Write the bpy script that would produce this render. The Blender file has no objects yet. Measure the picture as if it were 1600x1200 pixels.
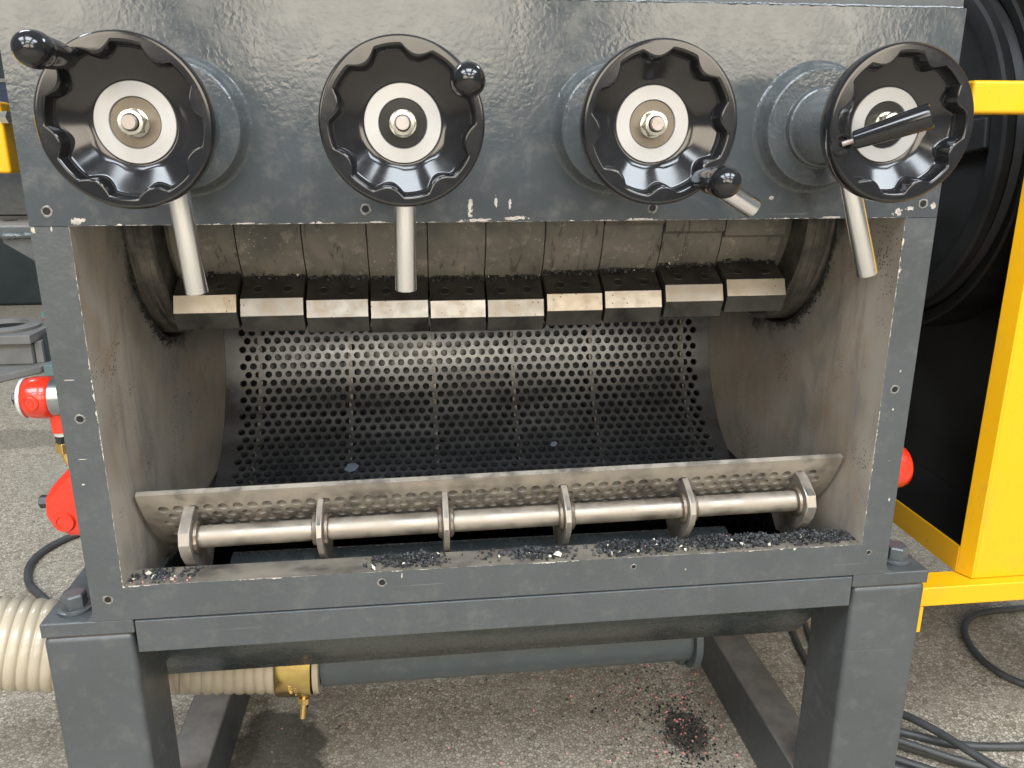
import bpy, bmesh, math, random
from math import sin, cos, pi, radians, sqrt
from mathutils import Vector, Matrix

random.seed(7)
scene = bpy.context.scene
COL = scene.collection

# ------------------------------------------------------------------ camera
cam_d = bpy.data.cameras.new("camera")
cam = bpy.data.objects.new("camera", cam_d)
COL.objects.link(cam)
YAW, PITCH, ROLL = 0.115860, 0.285679, 0.000324
fw = Vector((sin(YAW) * cos(PITCH), cos(YAW) * cos(PITCH), -sin(PITCH)))
rt = Vector((cos(YAW), -sin(YAW), 0))
up = rt.cross(fw)
r2 = cos(ROLL) * rt + sin(ROLL) * up
u2 = -sin(ROLL) * rt + cos(ROLL) * up
M = Matrix(((r2.x, u2.x, -fw.x, -0.092548), (r2.y, u2.y, -fw.y, -0.803517), (r2.z, u2.z, -fw.z, 0.072274), (0, 0, 0, 1)))
cam.matrix_world = M
cam_d.sensor_fit = 'HORIZONTAL'
cam_d.sensor_width = 36.0
cam_d.lens = 36.0 * 1274.077 / 1600.0
cam_d.clip_start = 0.01
cam_d.clip_end = 200
scene.camera = cam

# ------------------------------------------------------------------ light of the workshop
world = bpy.data.worlds.new("World")
scene.world = world
world.use_nodes = True
bg = world.node_tree.nodes["Background"]
bg.inputs[0].default_value = (0.80, 0.84, 0.90, 1)
bg.inputs[1].default_value = 0.34

def area(name, loc, target, sx, sy, power, col):
    l = bpy.data.lights.new(name, 'AREA')
    l.shape = 'RECTANGLE'
    l.size, l.size_y = sx, sy
    l.energy = power
    l.color = col
    o = bpy.data.objects.new(name, l)
    COL.objects.link(o)
    o.location = loc
    d = Vector(target) - Vector(loc)
    o.rotation_euler = d.to_track_quat('-Z', 'Y').to_euler()
    return o

COOL = (0.86, 0.93, 1.0)
WARM = (1.0, 0.88, 0.70)
for lx in (-2.1, 0.0, 2.1):
    area("ceiling_lamp", (lx, -1.95, 2.6), (lx, -1.95, 0), 1.5, 1.5, 120, COOL)
for lx in (-2.6, 0.0, 2.6):
    area("ceiling_lamp", (lx, -4.6, 3.1), (lx, -4.6, 0), 1.6, 1.0, 90, COOL)
for lx in (-1.9, 2.4):
    area("ceiling_lamp", (lx, 2.2, 2.7), (lx, 2.2, 0), 1.3, 0.5, 60, COOL)
for lx in (-3.6, -0.3, 3.0):
    area("hall_window", (lx, -6.8, 1.75), (lx, 0, 1.5), 2.5, 2.3, 150, WARM)

vs = scene.view_settings
vs.view_transform = 'Standard'
vs.look = 'None'
vs.exposure = -0.12
vs.gamma = 1.0
vs.use_curve_mapping = False
scene.cycles.use_denoising = True
scene.cycles.max_bounces = 6
scene.cycles.diffuse_bounces = 3
scene.cycles.glossy_bounces = 4
scene.cycles.use_light_tree = False
scene.cycles.use_adaptive_sampling = True
scene.cycles.adaptive_threshold = 0.02
scene.cycles.sample_clamp_indirect = 6.0

# ------------------------------------------------------------------ materials
class NT:
    def __init__(s, name):
        s.m = bpy.data.materials.new(name)
        s.m.use_nodes = True
        s.t = s.m.node_tree
        s.b = s.t.nodes["Principled BSDF"]
        s.geo = None
    def n(s, typ, **kw):
        x = s.t.nodes.new(typ)
        for k, v in kw.items():
            setattr(x, k, v)
        return x
    def l(s, a, b):
        s.t.links.new(a, b)
    def put(s, sock, v):
        if hasattr(v, 'is_output'):
            s.l(v, sock)
        else:
            if isinstance(v, tuple) and len(v) == 3 and sock.type == 'RGBA':
                v = (*v, 1)
            sock.default_value = v
    def pos(s):
        if s.geo is None:
            s.geo = s.n('ShaderNodeNewGeometry').outputs['Position']
        return s.geo
    def obj(s):
        return s.n('ShaderNodeTexCoord').outputs['Object']
    def mapping(s, vec, scale=(1, 1, 1), rot=(0, 0, 0), loc=(0, 0, 0)):
        m = s.n('ShaderNodeMapping')
        s.l(vec, m.inputs[0])
        m.inputs['Scale'].default_value = scale
        m.inputs['Rotation'].default_value = rot
        m.inputs['Location'].default_value = loc
        return m.outputs[0]
    def noise(s, vec, scale, detail=4, rough=0.55, dist=0):
        x = s.n('ShaderNodeTexNoise')
        s.l(vec, x.inputs['Vector'])
        x.inputs['Scale'].default_value = scale
        x.inputs['Detail'].default_value = min(detail, 3)
        x.inputs['Roughness'].default_value = rough
        x.inputs['Distortion'].default_value = dist
        return x.outputs[0]
    def voro(s, vec, scale, feature='F1', out='Distance'):
        x = s.n('ShaderNodeTexVoronoi', feature=feature)
        s.l(vec, x.inputs['Vector'])
        x.inputs['Scale'].default_value = scale
        return x.outputs[out]
    def math(s, op, a, b=None, clamp=False):
        x = s.n('ShaderNodeMath', operation=op, use_clamp=clamp)
        s.put(x.inputs[0], a)
        if b is not None:
            s.put(x.inputs[1], b)
        return x.outputs[0]
    def ramp(s, fac, stops, interp='LINEAR'):
        x = s.n('ShaderNodeValToRGB')
        x.color_ramp.interpolation = interp
        e = x.color_ramp.elements
        while len(e) < len(stops):
            e.new(0.5)
        for i, (p, c) in enumerate(stops):
            e[i].position = p
            e[i].color = (*c, 1) if isinstance(c, tuple) else (c, c, c, 1)
        s.l(fac, x.inputs[0])
        return x.outputs[0]
    def mix(s, fac, a, b, blend='MIX'):
        x = s.n('ShaderNodeMix', data_type='RGBA', blend_type=blend)
        s.put(x.inputs[0], fac)
        s.put(x.inputs[6], a)
        s.put(x.inputs[7], b)
        return x.outputs[2]
    def sep(s, vec):
        x = s.n('ShaderNodeSeparateXYZ')
        s.l(vec, x.inputs[0])
        return x.outputs
    def bump(s, h, strength, dist=0.002, normal=None):
        x = s.n('ShaderNodeBump')
        x.inputs['Strength'].default_value = strength
        x.inputs['Distance'].default_value = dist
        s.l(h, x.inputs['Height'])
        if normal is not None:
            s.l(normal, x.inputs['Normal'])
        return x.outputs[0]
    def done(s, base=None, rough=None, metal=None, normal=None, **kw):
        if base is not None: s.put(s.b.inputs['Base Color'], base)
        if rough is not None: s.put(s.b.inputs['Roughness'], rough)
        if metal is not None: s.put(s.b.inputs['Metallic'], metal)
        if normal is not None: s.l(normal, s.b.inputs['Normal'])
        for k, v in kw.items():
            s.put(s.b.inputs[k.replace('_', ' ')], v)
        return s.m

PAINT = (0.061, 0.068, 0.071)
CHIP = (0.62, 0.57, 0.49)
def paint_mat(name, base=PAINT, rough=0.34, peel=0.35, chips=None, edge=False, dust=0.14, updust=0.0):
    m = NT(name)
    p = m.pos()
    n1 = m.noise(p, 9, 5)
    col = m.mix(m.ramp(n1, [(0.35, 0.0), (0.75, 1.0)]), tuple(c * 0.92 for c in base), tuple(c * 1.12 for c in base))
    # faint dust and rubbed spots
    n2 = m.noise(p, 38, 6, 0.7)
    dmask = m.math('MULTIPLY', m.ramp(n2, [(0.52, 0.0), (0.72, 1.0)]), dust)
    col = m.mix(dmask, col, (0.24, 0.22, 0.19))
    sct = m.noise(m.mapping(p, (5, 5, 170), (0, 0.35, 0)), 1.0, 2, 0.6)
    col = m.mix(m.math('MULTIPLY', m.ramp(sct, [(0.70, 0.0), (0.76, 1.0)]), 0.22), col, (0.26, 0.26, 0.25))
    if updust:
        nz = m.sep(m.n('ShaderNodeNewGeometry').outputs['Normal'])[2]
        dmk = m.math('MULTIPLY', m.ramp(nz, [(0.6, 0.0), (0.9, 1.0)]), m.ramp(m.noise(p, 17, 3, 0.7), [(0.30, 0.35), (0.62, 0.95)]))
        col = m.mix(m.math('MULTIPLY', dmk, updust), col, (0.235, 0.20, 0.165))
    # tiny nicks
    v = m.voro(m.mapping(p, (1, 1, 1)), 42)
    nick = m.math('LESS_THAN', v, 0.024)
    nick = m.math('MULTIPLY', nick, m.ramp(m.noise(p, 12, 2), [(0.55, 0.0), (0.58, 1.0)]))
    mask = nick
    X, Y, Z = m.sep(p)
    dn = m.noise(p, 220, 3, 0.6)
    if edge:
        wob = m.noise(p, 95, 5, 0.7)
        # inner edges of the opening, worn to the primer
        d1 = m.math('ABSOLUTE', m.math('SUBTRACT', m.math('ABSOLUTE', X), 0.410))
        d1 = m.math('ADD', d1, m.math('MULTIPLY', m.math('GREATER_THAN', Z, 0.0), 1.0))
        d1 = m.math('ADD', d1, m.math('MULTIPLY', m.math('LESS_THAN', Z, -0.375), 1.0))
        d2 = m.math('ABSOLUTE', Z)
        d2 = m.math('ADD', d2, m.math('MULTIPLY', m.math('GREATER_THAN', m.math('ABSOLUTE', X), 0.412), 1.0))
        d3 = m.math('ABSOLUTE', m.math('SUBTRACT', Z, -0.373))
        d3 = m.math('ADD', d3, m.math('MULTIPLY', m.math('GREATER_THAN', m.math('ABSOLUTE', X), 0.411), 1.0))
        d = m.math('MINIMUM', d1, m.math('MINIMUM', d2, d3))
        clus = m.ramp(m.noise(p, 13, 2, 0.6), [(0.44, 0.12), (0.66, 1.0)])
        lim = m.math('MULTIPLY', m.math('MULTIPLY', m.ramp(wob, [(0.46, 0.0), (0.80, 1.0)]), clus), 0.0048)
        mask = m.math('MAXIMUM', mask, m.math('LESS_THAN', d, lim))
    if chips:
        for (cx, cz, rx, rz) in chips:
            a = m.math('DIVIDE', m.math('SUBTRACT', X, cx), rx)
            b = m.math('DIVIDE', m.math('SUBTRACT', Z, cz), rz)
            q = m.math('ADD', m.math('MULTIPLY', a, a), m.math('MULTIPLY', b, b))
            q = m.math('ADD', q, m.math('MULTIPLY', m.math('SUBTRACT', dn, 0.42), 3.4))
            mask = m.math('MAXIMUM', mask, m.math('LESS_THAN', q, 0.75))
        front = m.math('LESS_THAN', Y, 0.004)
        mask = m.math('MULTIPLY', mask, front)
    chipc = m.mix(m.ramp(dn, [(0.35, 0.0), (0.65, 1.0)]), (0.30, 0.26, 0.22), (0.62, 0.57, 0.50))
    col = m.mix(mask, col, chipc)
    # orange peel
    h = m.noise(p, 210, 2, 0.4, 0.4)
    h2 = m.noise(p, 40, 3, 0.5)
    hh = m.math('ADD', h, m.math('MULTIPLY', h2, 0.8))
    nb = m.bump(hh, peel, 0.0035)
    rr = m.ramp(n2, [(0.3, rough - 0.05), (0.75, rough + 0.14)])
    rr = m.mix(mask, rr, (0.75, 0.75, 0.75))
    return m.done(col, rr, 0.0, nb, Specular_IOR_Level=0.6)

CHIPS = [(-0.4006, 0.0048, 0.0088, 0.004), (-0.0396, 0.0128, 0.0032, 0.0119), (-0.0147, 0.0192, 0.0019, 0.0079), (-0.001, 0.0173, 0.0019, 0.0066), (-0.0354, 0.0018, 0.0202, 0.002), (0.0059, 0.0032, 0.0151, 0.0026), (0.2632, 0.021, 0.0032, 0.0023), (0.3045, 0.0327, 0.0057, 0.0013), (0.4001, 0.0059, 0.0069, 0.0046), (0.4386, 0.0114, 0.0038, 0.004), (0.413, 0.0084, 0.0057, 0.0033), (-0.1288, 0.0009, 0.0101, 0.0013), (0.1291, 0.0011, 0.0164, 0.0013), (0.3302, 0.0012, 0.0139, 0.0013), (-0.254, 0.0009, 0.0139, 0.001)]
CHIPS_POST = [(-0.4414, -0.0035, 0.0025, 0.004), (-0.4256, -0.0019, 0.0013, 0.0033), (-0.4308, -0.2293, 0.0060, 0.0006), (-0.4334, -0.2561, 0.0019, 0.0013), (0.4253, -0.2091, 0.0019, 0.0033), (-0.430, -0.147, 0.008, 0.0006), (0.436, -0.318, 0.0015, 0.003), (0.428, -0.165, 0.0012, 0.0015)]
CHIPS_BEAM = [(-0.4264, -0.3883, 0.0076, 0.0059), (0.139, -0.385, 0.004, 0.004), (-0.12, -0.379, 0.001, 0.005), (0.2, -0.392, 0.0012, 0.0012)]
M_PANEL = paint_mat("painted_panel", peel=0.045, rough=0.12, chips=CHIPS, edge=True)
M_POST = paint_mat("painted_plate_edge", peel=0.12, rough=0.36, chips=CHIPS_POST, edge=True)
M_BEAM = paint_mat("painted_beam", peel=0.10, rough=0.36, chips=CHIPS_BEAM, edge=True)
M_PAINT = paint_mat("painted_steel", peel=0.08, rough=0.38, updust=0.85)
M_BOSS = paint_mat("painted_boss", peel=0.20, rough=0.22, dust=0.12)
M_TROUGH = paint_mat("painted_trough", base=(0.036, 0.045, 0.047), peel=0.02, rough=0.22, dust=0.10)
M_PIPE = paint_mat("painted_pipe", base=(0.058, 0.075, 0.084), peel=0.05, rough=0.33)

def steel_wall():
    m = NT("stained_bare_steel")
    p = m.pos()
    n1 = m.noise(m.mapping(p, (1, 2.4, 1.2)), 5.5, 3, 0.7, 0.8)
    col = m.ramp(n1, [(0.28, (0.34, 0.315, 0.28)), (0.42, (0.43, 0.39, 0.335)), (0.58, (0.49, 0.44, 0.375)), (0.75, (0.42, 0.395, 0.36))])
    rn = m.noise(p, 7, 3, 0.7)
    col = m.mix(m.math('MULTIPLY', m.ramp(rn, [(0.50, 0.0), (0.72, 1.0)]), 0.55), col, (0.36, 0.235, 0.13))
    X, Y, Z = m.sep(p)
    sn = m.noise(m.mapping(p, (1, 9, 1.8)), 3, 3, 0.7, 1.2)
    near = m.ramp(m.math('MULTIPLY', Y, 4.0), [(0.05, 0.0), (0.2, 1.0), (0.55, 0.9), (0.8, 0.1)])
    col = m.mix(m.math('MULTIPLY', m.math('MULTIPLY', m.ramp(sn, [(0.48, 0.0), (0.66, 1.0)]), near), 0.38), col, (0.14, 0.135, 0.13))
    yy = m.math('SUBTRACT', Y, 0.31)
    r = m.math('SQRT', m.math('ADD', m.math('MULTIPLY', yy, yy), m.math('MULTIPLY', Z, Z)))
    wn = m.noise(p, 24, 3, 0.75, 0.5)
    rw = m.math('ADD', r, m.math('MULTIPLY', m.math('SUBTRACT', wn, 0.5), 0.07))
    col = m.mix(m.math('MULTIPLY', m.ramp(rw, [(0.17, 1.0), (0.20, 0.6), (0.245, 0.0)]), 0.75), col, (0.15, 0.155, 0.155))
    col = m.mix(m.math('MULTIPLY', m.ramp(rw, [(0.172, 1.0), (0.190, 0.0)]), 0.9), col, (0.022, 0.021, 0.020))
    v = m.voro(p, 230)
    spk = m.math('LESS_THAN', v, m.math('MULTIPLY', m.ramp(m.noise(p, 13, 3, 0.75), [(0.44, 0.0), (0.78, 1.0)]), 0.46))
    col = m.mix(m.math('MULTIPLY', spk, 0.75), col, (0.035, 0.032, 0.03))
    sc = m.noise(m.mapping(p, (1, 14, 60), (0.5, 0, 0)), 12, 2)
    col = m.mix(m.math('MULTIPLY', m.ramp(sc, [(0.66, 0.0), (0.72, 1.0)]), 0.25), col, (0.60, 0.56, 0.50))
    rr = m.ramp(n1, [(0.3, 0.40), (0.7, 0.60)])
    return m.done(col, rr, 0.10, m.bump(m.noise(p, 90, 2), 0.10, 0.001))
M_WALL = steel_wall()

def rough_steel(name, c0, c1, rough=0.4, metal=0.85, scale=20, stretch=(1, 1, 1), dust=None, dustamt=0.0, bumpk=0.08, speck=0.0):
    m = NT(name)
    p = m.pos()
    n1 = m.noise(m.mapping(p, stretch), scale, 5, 0.6, 0.3)
    col = m.mix(m.ramp(n1, [(0.3, 0.0), (0.7, 1.0)]), c0, c1)
    rr = m.ramp(n1, [(0.3, max(0.05, rough - 0.1)), (0.7, rough + 0.12)])
    met = metal
    if dust:
        dn = m.noise(p, 26, 6, 0.7)
        dm = m.math('MULTIPLY', m.ramp(dn, [(0.38, 0.0), (0.62, 1.0)]), dustamt)
        col = m.mix(dm, col, dust)
        rr = m.mix(dm, rr, (0.85, 0.85, 0.85))
        met = m.math('MULTIPLY', m.math('SUBTRACT', 1.0, dm), metal)
    if speck:
        v = m.voro(p, 150)
        sk = m.math('LESS_THAN', v, m.math('MULTIPLY', m.ramp(m.noise(p, 14, 4), [(0.45, 0.0), (0.7, 1.0)]), speck))
        col = m.mix(sk, col, (0.35, 0.32, 0.28))
    nb = m.bump(m.noise(m.mapping(p, stretch), scale * 6, 3), bumpk, 0.001)
    return m.done(col, rr, met, nb)

M_SCREEN = rough_steel("screen_steel", (0.16, 0.168, 0.182), (0.23, 0.24, 0.256), 0.29, 0.78, 8, (1, 3, 3), (0.07, 0.068, 0.066), 0.12, 0.05)
M_DOOR = rough_steel("dusty_screen_steel", (0.33, 0.30, 0.26), (0.46, 0.42, 0.36), 0.42, 0.75, 10, (1, 3, 3), (0.33, 0.29, 0.235), 0.75, 0.1)
M_RIB = rough_steel("rib_steel", (0.16, 0.15, 0.14), (0.36, 0.34, 0.31), 0.45, 0.7, 60)
M_TUBE = rough_steel("tube_steel", (0.27, 0.245, 0.21), (0.37, 0.335, 0.29), 0.40, 0.85, 9, (1, 6, 6), (0.40, 0.33, 0.25), 0.35, 0.05)
M_BRACKET = rough_steel("bracket_steel", (0.28, 0.26, 0.23), (0.40, 0.37, 0.33), 0.38, 0.8, 30, (1, 1, 1), (0.36, 0.30, 0.24), 0.4)
M_WELD = rough_steel("weld_bead", (0.22, 0.18, 0.14), (0.42, 0.36, 0.30), 0.38, 0.85, 90, bumpk=0.4)
M_SILL = rough_steel("sill_steel", (0.10, 0.092, 0.08), (0.24, 0.215, 0.18), 0.5, 0.4, 14, (1, 3, 3), (0.20, 0.17, 0.13), 0.6)
def rotor_mat():
    m = NT("grimy_rotor_steel")
    p = m.pos()
    n1 = m.noise(p, 15, 3, 0.7, 0.4)
    col = m.ramp(n1, [(0.3, (0.105, 0.10, 0.09)), (0.5, (0.16, 0.15, 0.13)), (0.7, (0.20, 0.182, 0.155))])
    n2 = m.noise(m.mapping(p, (60, 14, 14)), 1, 3, 0.75, 1.2)
    col = m.mix(m.math('MULTIPLY', m.ramp(n2, [(0.58, 0.0), (0.68, 1.0)]), 0.8), col, (0.045, 0.042, 0.038))
    n3 = m.noise(p, 55, 3, 0.7)
    col = m.mix(m.math('MULTIPLY', m.ramp(n3, [(0.56, 0.0), (0.68, 1.0)]), 0.5), col, (0.32, 0.29, 0.25))
    v = m.voro(p, 210)
    sk = m.math('LESS_THAN', v, m.math('MULTIPLY', m.ramp(m.noise(p, 22, 2), [(0.45, 0.0), (0.7, 1.0)]), 0.22))
    col = m.mix(sk, col, (0.48, 0.44, 0.38))
    return m.done(col, 0.6, 0.15, m.bump(n3, 0.25, 0.0015))
M_ROTOR = rotor_mat()
M_DISC = rough_steel("rotor_end_steel", (0.05, 0.048, 0.044), (0.30, 0.28, 0.245), 0.42, 0.6, 6, (42, 2, 2), (0.035, 0.032, 0.03), 0.7)
M_SEAT = rough_steel("oily_knife_steel", (0.018, 0.017, 0.016), (0.055, 0.050, 0.044), 0.5, 0.2, 40, (1, 1, 1), (0.015, 0.014, 0.013), 0.7)
M_BEVEL = None
def bevel_mat():
    m = NT("ground_knife_face")
    p = m.pos()
    oi = m.n('ShaderNodeObjectInfo').outputs['Random']
    sc = m.noise(m.mapping(p, (1, 1, 1), (0.0, 0.5, 0.0)), 60, 4, 0.6)
    fine = m.noise(m.mapping(p, (260, 30, 30), (0, 0.6, 0)), 4, 3)
    col = m.ramp(oi, [(0.0, (0.24, 0.245, 0.25)), (0.25, (0.48, 0.43, 0.36)), (0.5, (0.28, 0.285, 0.29)), (0.75, (0.42, 0.415, 0.41)), (1.0, (0.56, 0.50, 0.41))])
    col = m.mix(m.math('MULTIPLY', m.ramp(sc, [(0.5, 0.0), (0.75, 1.0)]), 0.55), col, (0.42, 0.33, 0.24))
    v = m.voro(p, 170)
    col = m.mix(m.math('MULTIPLY', m.math('LESS_THAN', v, 0.16), m.ramp(m.noise(p, 30), [(0.5, 0.0), (0.6, 1.0)])), col, (0.14, 0.11, 0.09))
    return m.done(col, m.ramp(sc, [(0.3, 0.36), (0.7, 0.52)]), 0.8, m.bump(fine, 0.12, 0.0006))
M_BEVEL = bevel_mat()
M_FACE = rough_steel("dark_knife_face", (0.06, 0.06, 0.06), (0.13, 0.128, 0.125), 0.38, 0.8, 24, (1, 1, 1), (0.06, 0.055, 0.05), 0.45)

def simple(name, col, rough, metal=0.0, var=0.08, scale=40, bumpk=0.0, bscale=200, **kw):
    m = NT(name)
    p = m.pos()
    n = m.noise(p, scale, 5, 0.6)
    c = m.mix(m.ramp(n, [(0.3, 0.0), (0.7, 1.0)]), tuple(x * (1 - var) for x in col), tuple(min(1, x * (1 + var)) for x in col))
    r = m.ramp(n, [(0.3, max(0.02, rough * 0.8)), (0.75, min(1, rough * 1.25))])
    nb = m.bump(m.noise(p, bscale, 3), bumpk, 0.001) if bumpk else None
    return m.done(c, r, metal, nb, **kw)

def wheel_plastic():
    m = NT("black_bakelite")
    p = m.pos()
    n = m.noise(p, 30, 6, 0.7)
    sm = m.ramp(n, [(0.45, 0.0), (0.75, 1.0)])
    col = m.mix(m.math('MULTIPLY', sm, 0.25), (0.012, 0.012, 0.013), (0.04, 0.037, 0.034))
    rr = m.ramp(n, [(0.35, 0.09), (0.75, 0.16)])
    v = m.voro(p, 320)
    col = m.mix(m.math('MULTIPLY', m.math('LESS_THAN', v, 0.06), m.ramp(m.noise(p, 25), [(0.56, 0.0), (0.64, 1.0)])), col, (0.12, 0.11, 0.09))
    return m.done(col, rr, 0.0, m.bump(m.noise(p, 18, 2), 0.03, 0.001), Specular_IOR_Level=0.6)
M_BLACK = wheel_plastic()
M_GRIP = simple("black_grip_plastic", (0.010, 0.010, 0.011), 0.14, Specular_IOR_Level=0.6)
M_ZINC = simple("satin_zinc_plate", (0.43, 0.43, 0.43), 0.42, 0.6, 0.05, 50)
M_BROWN = simple("oxide_washer", (0.17, 0.145, 0.115), 0.38, 0.7, 0.15, 60)
M_DARKW = simple("black_washer", (0.012, 0.012, 0.012), 0.25, 0.3)
M_NUT = simple("zinc_nut", (0.66, 0.65, 0.58), 0.24, 0.95, 0.06, 90)
M_STUD = simple("stud_end", (0.42, 0.37, 0.34), 0.5, 0.8, 0.12, 160, 0.2, 500)
def rod_mat():
    m = NT("turned_steel_rod")
    n2 = m.noise(m.pos(), 40, 4)
    col = m.mix(n2, (0.74, 0.745, 0.75), (0.84, 0.84, 0.84))
    return m.done(col, m.ramp(n2, [(0.3, 0.17), (0.7, 0.24)]), 0.97)
M_ROD = rod_mat()
M_SLEEVE = simple("steel_sleeve", (0.30, 0.32, 0.33), 0.3, 0.8, 0.08)
M_DARK = simple("hole_black", (0.006, 0.006, 0.006), 0.8)
M_BOLT = simple("blackened_bolt", (0.05, 0.055, 0.06), 0.36, 0.6, 0.2, 80)
M_BOLTP = simple("painted_bolt", (0.085, 0.095, 0.10), 0.33, 0.2, 0.12, 80, 0.1, 300)
M_PRIMER = simple("bare_hole_rim", (0.20, 0.19, 0.175), 0.6, 0.3, 0.6, 260)
M_RED = simple("red_enamel", (0.68, 0.035, 0.014), 0.25, 0.0, 0.10, 60, 0.05, 120, Coat_Weight=0.4)
M_WHITEM = simple("pale_washer", (0.66, 0.65, 0.62), 0.4, 0.5)
M_BRASS = simple("brass_fitting", (0.72, 0.50, 0.20), 0.28, 0.95, 0.1, 60)
def yellow_mat():
    m = NT("yellow_enamel")
    p = m.pos()
    n = m.noise(p, 5, 3, 0.6)
    col = m.mix(n, (0.72, 0.375, 0.004), (0.78, 0.415, 0.006))
    g = m.noise(m.mapping(p, (1, 1, 0.4)), 22, 3, 0.75)
    col = m.mix(m.math('MULTIPLY', m.ramp(g, [(0.55, 0.0), (0.75, 1.0)]), 0.35), col, (0.40, 0.25, 0.05))
    v = m.voro(p, 60)
    col = m.mix(m.math('LESS_THAN', v, 0.03), col, (0.12, 0.09, 0.06))
    return m.done(col, m.ramp(g, [(0.3, 0.26), (0.7, 0.46)]), 0.0, m.bump(m.noise(p, 120, 2), 0.05, 0.001))
M_YELLOW = yellow_mat()
M_GUARD_IN = simple("black_guard_inside", (0.018, 0.018, 0.016), 0.5, 0.0, 0.25, 5)
M_PULLEY = simple("pulley_iron", (0.030, 0.031, 0.033), 0.5, 0.2, 0.2, 12)
M_PULLEY2 = simple("belt_rubber", (0.012, 0.012, 0.012), 0.6, 0.0, 0.2, 30)
M_CABLE = simple("black_cable_rubber", (0.055, 0.057, 0.057), 0.5, 0.0, 0.2, 30)
M_HOSE = simple("beige_pvc_hose", (0.43, 0.37, 0.275), 0.30, 0.0, 0.14, 9, Coat_Weight=0.25)
M_HOSE_W = simple("hose_helix", (0.66, 0.58, 0.45), 0.3, 0.0, 0.08, 12)
def clamp_mat():
    m = NT("yellow_zinc_clamp")
    p = m.pos()
    n = m.noise(p, 24, 4)
    col = m.ramp(n, [(0.3, (0.60, 0.42, 0.12)), (0.5, (0.72, 0.56, 0.18)), (0.7, (0.55, 0.36, 0.16))])
    return m.done(col, 0.17, 0.95)
M_CLAMP = clamp_mat()
M_GRAN = simple("black_rubber_granule", (0.018, 0.019, 0.020), 0.7, 0.0, 0.5, 300)
M_GRANW = simple("cream_granule", (0.72, 0.66, 0.55), 0.6, 0.0, 0.1, 200)
M_GRANP = simple("pink_granule", (0.72, 0.30, 0.27), 0.6, 0.0, 0.15, 200)
M_GRANG = simple("grey_granule", (0.06, 0.062, 0.064), 0.7, 0.0, 0.3, 200)
M_FILM = simple("blue_grey_film", (0.20, 0.24, 0.29), 0.3)
M_CAST = simple("grey_casting", (0.22, 0.215, 0.205), 0.6, 0.1, 0.15, 8)
M_TEAL = simple("teal_paint", (0.16, 0.24, 0.23), 0.45, 0.0, 0.12, 10)
M_FARDARK = simple("dark_green_machine", (0.018, 0.028, 0.030), 0.45, 0.0, 0.3, 3)
M_NAVY = simple("navy_paint", (0.03, 0.045, 0.09), 0.4)

def floor_mat():
    m = NT("terrazzo_floor")
    p = m.pos()
    wp = m.n('ShaderNodeVectorMath', operation='ADD')
    nz = m.n('ShaderNodeTexNoise')
    m.l(p, nz.inputs['Vector']); nz.inputs['Scale'].default_value = 60
    sc = m.n('ShaderNodeVectorMath', operation='SCALE')
    m.l(nz.outputs[1], sc.inputs[0]); sc.inputs['Scale'].default_value = 0.006
    m.l(p, wp.inputs[0]); m.l(sc.outputs[0], wp.inputs[1])
    w = wp.outputs[0]
    ed = m.voro(w, 165, 'DISTANCE_TO_EDGE')
    cell = m.n('ShaderNodeTexVoronoi'); m.l(w, cell.inputs['Vector']); cell.inputs['Scale'].default_value = 165
    cr = m.sep(cell.outputs['Color'])[0]
    chip = m.ramp(cr, [(0.0, (0.26, 0.215, 0.16)), (0.3, (0.39, 0.335, 0.255)), (0.7, (0.49, 0.43, 0.335)), (1.0, (0.61, 0.545, 0.44))])
    mortar = (0.11, 0.092, 0.068)
    col = m.mix(m.ramp(ed, [(0.01, 0.15), (0.16, 1.0)]), mortar, chip)
    dirt = m.noise(p, 2.2, 6, 0.65)
    col = m.mix(m.math('MULTIPLY', m.ramp(dirt, [(0.45, 0.0), (0.75, 1.0)]), 0.45), col, (0.29, 0.26, 0.215))
    d2 = m.noise(p, 11, 6, 0.7)
    col = m.mix(m.math('MULTIPLY', m.ramp(d2, [(0.5, 0.0), (0.75, 1.0)]), 0.45), col, (0.42, 0.375, 0.305))
    # wet stain and other dark patches, each with its own shape
    X, Y, Z = m.sep(p)
    dn = m.noise(p, 14, 4, 0.6)
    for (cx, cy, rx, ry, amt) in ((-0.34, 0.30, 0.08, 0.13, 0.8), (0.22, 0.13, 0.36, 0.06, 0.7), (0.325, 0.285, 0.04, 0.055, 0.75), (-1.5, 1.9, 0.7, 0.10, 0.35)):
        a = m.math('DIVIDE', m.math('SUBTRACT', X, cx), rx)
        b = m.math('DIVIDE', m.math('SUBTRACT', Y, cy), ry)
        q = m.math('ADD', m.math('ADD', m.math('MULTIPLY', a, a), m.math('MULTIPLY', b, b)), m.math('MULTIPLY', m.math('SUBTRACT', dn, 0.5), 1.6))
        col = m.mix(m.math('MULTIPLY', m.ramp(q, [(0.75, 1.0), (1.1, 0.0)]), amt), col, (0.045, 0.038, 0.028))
    h = m.ramp(ed, [(0.0, 0.0), (0.12, 1.0)])
    nb = m.bump(h, 0.25, 0.0015)
    nb = m.bump(d2, 0.2, 0.004, nb)
    return m.done(col, m.ramp(dirt, [(0.3, 0.45), (0.7, 0.7)]), 0.0, nb)
M_FLOOR = floor_mat()
M_JOINT = simple("joint_dirt", (0.10, 0.09, 0.075), 0.9)

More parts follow.
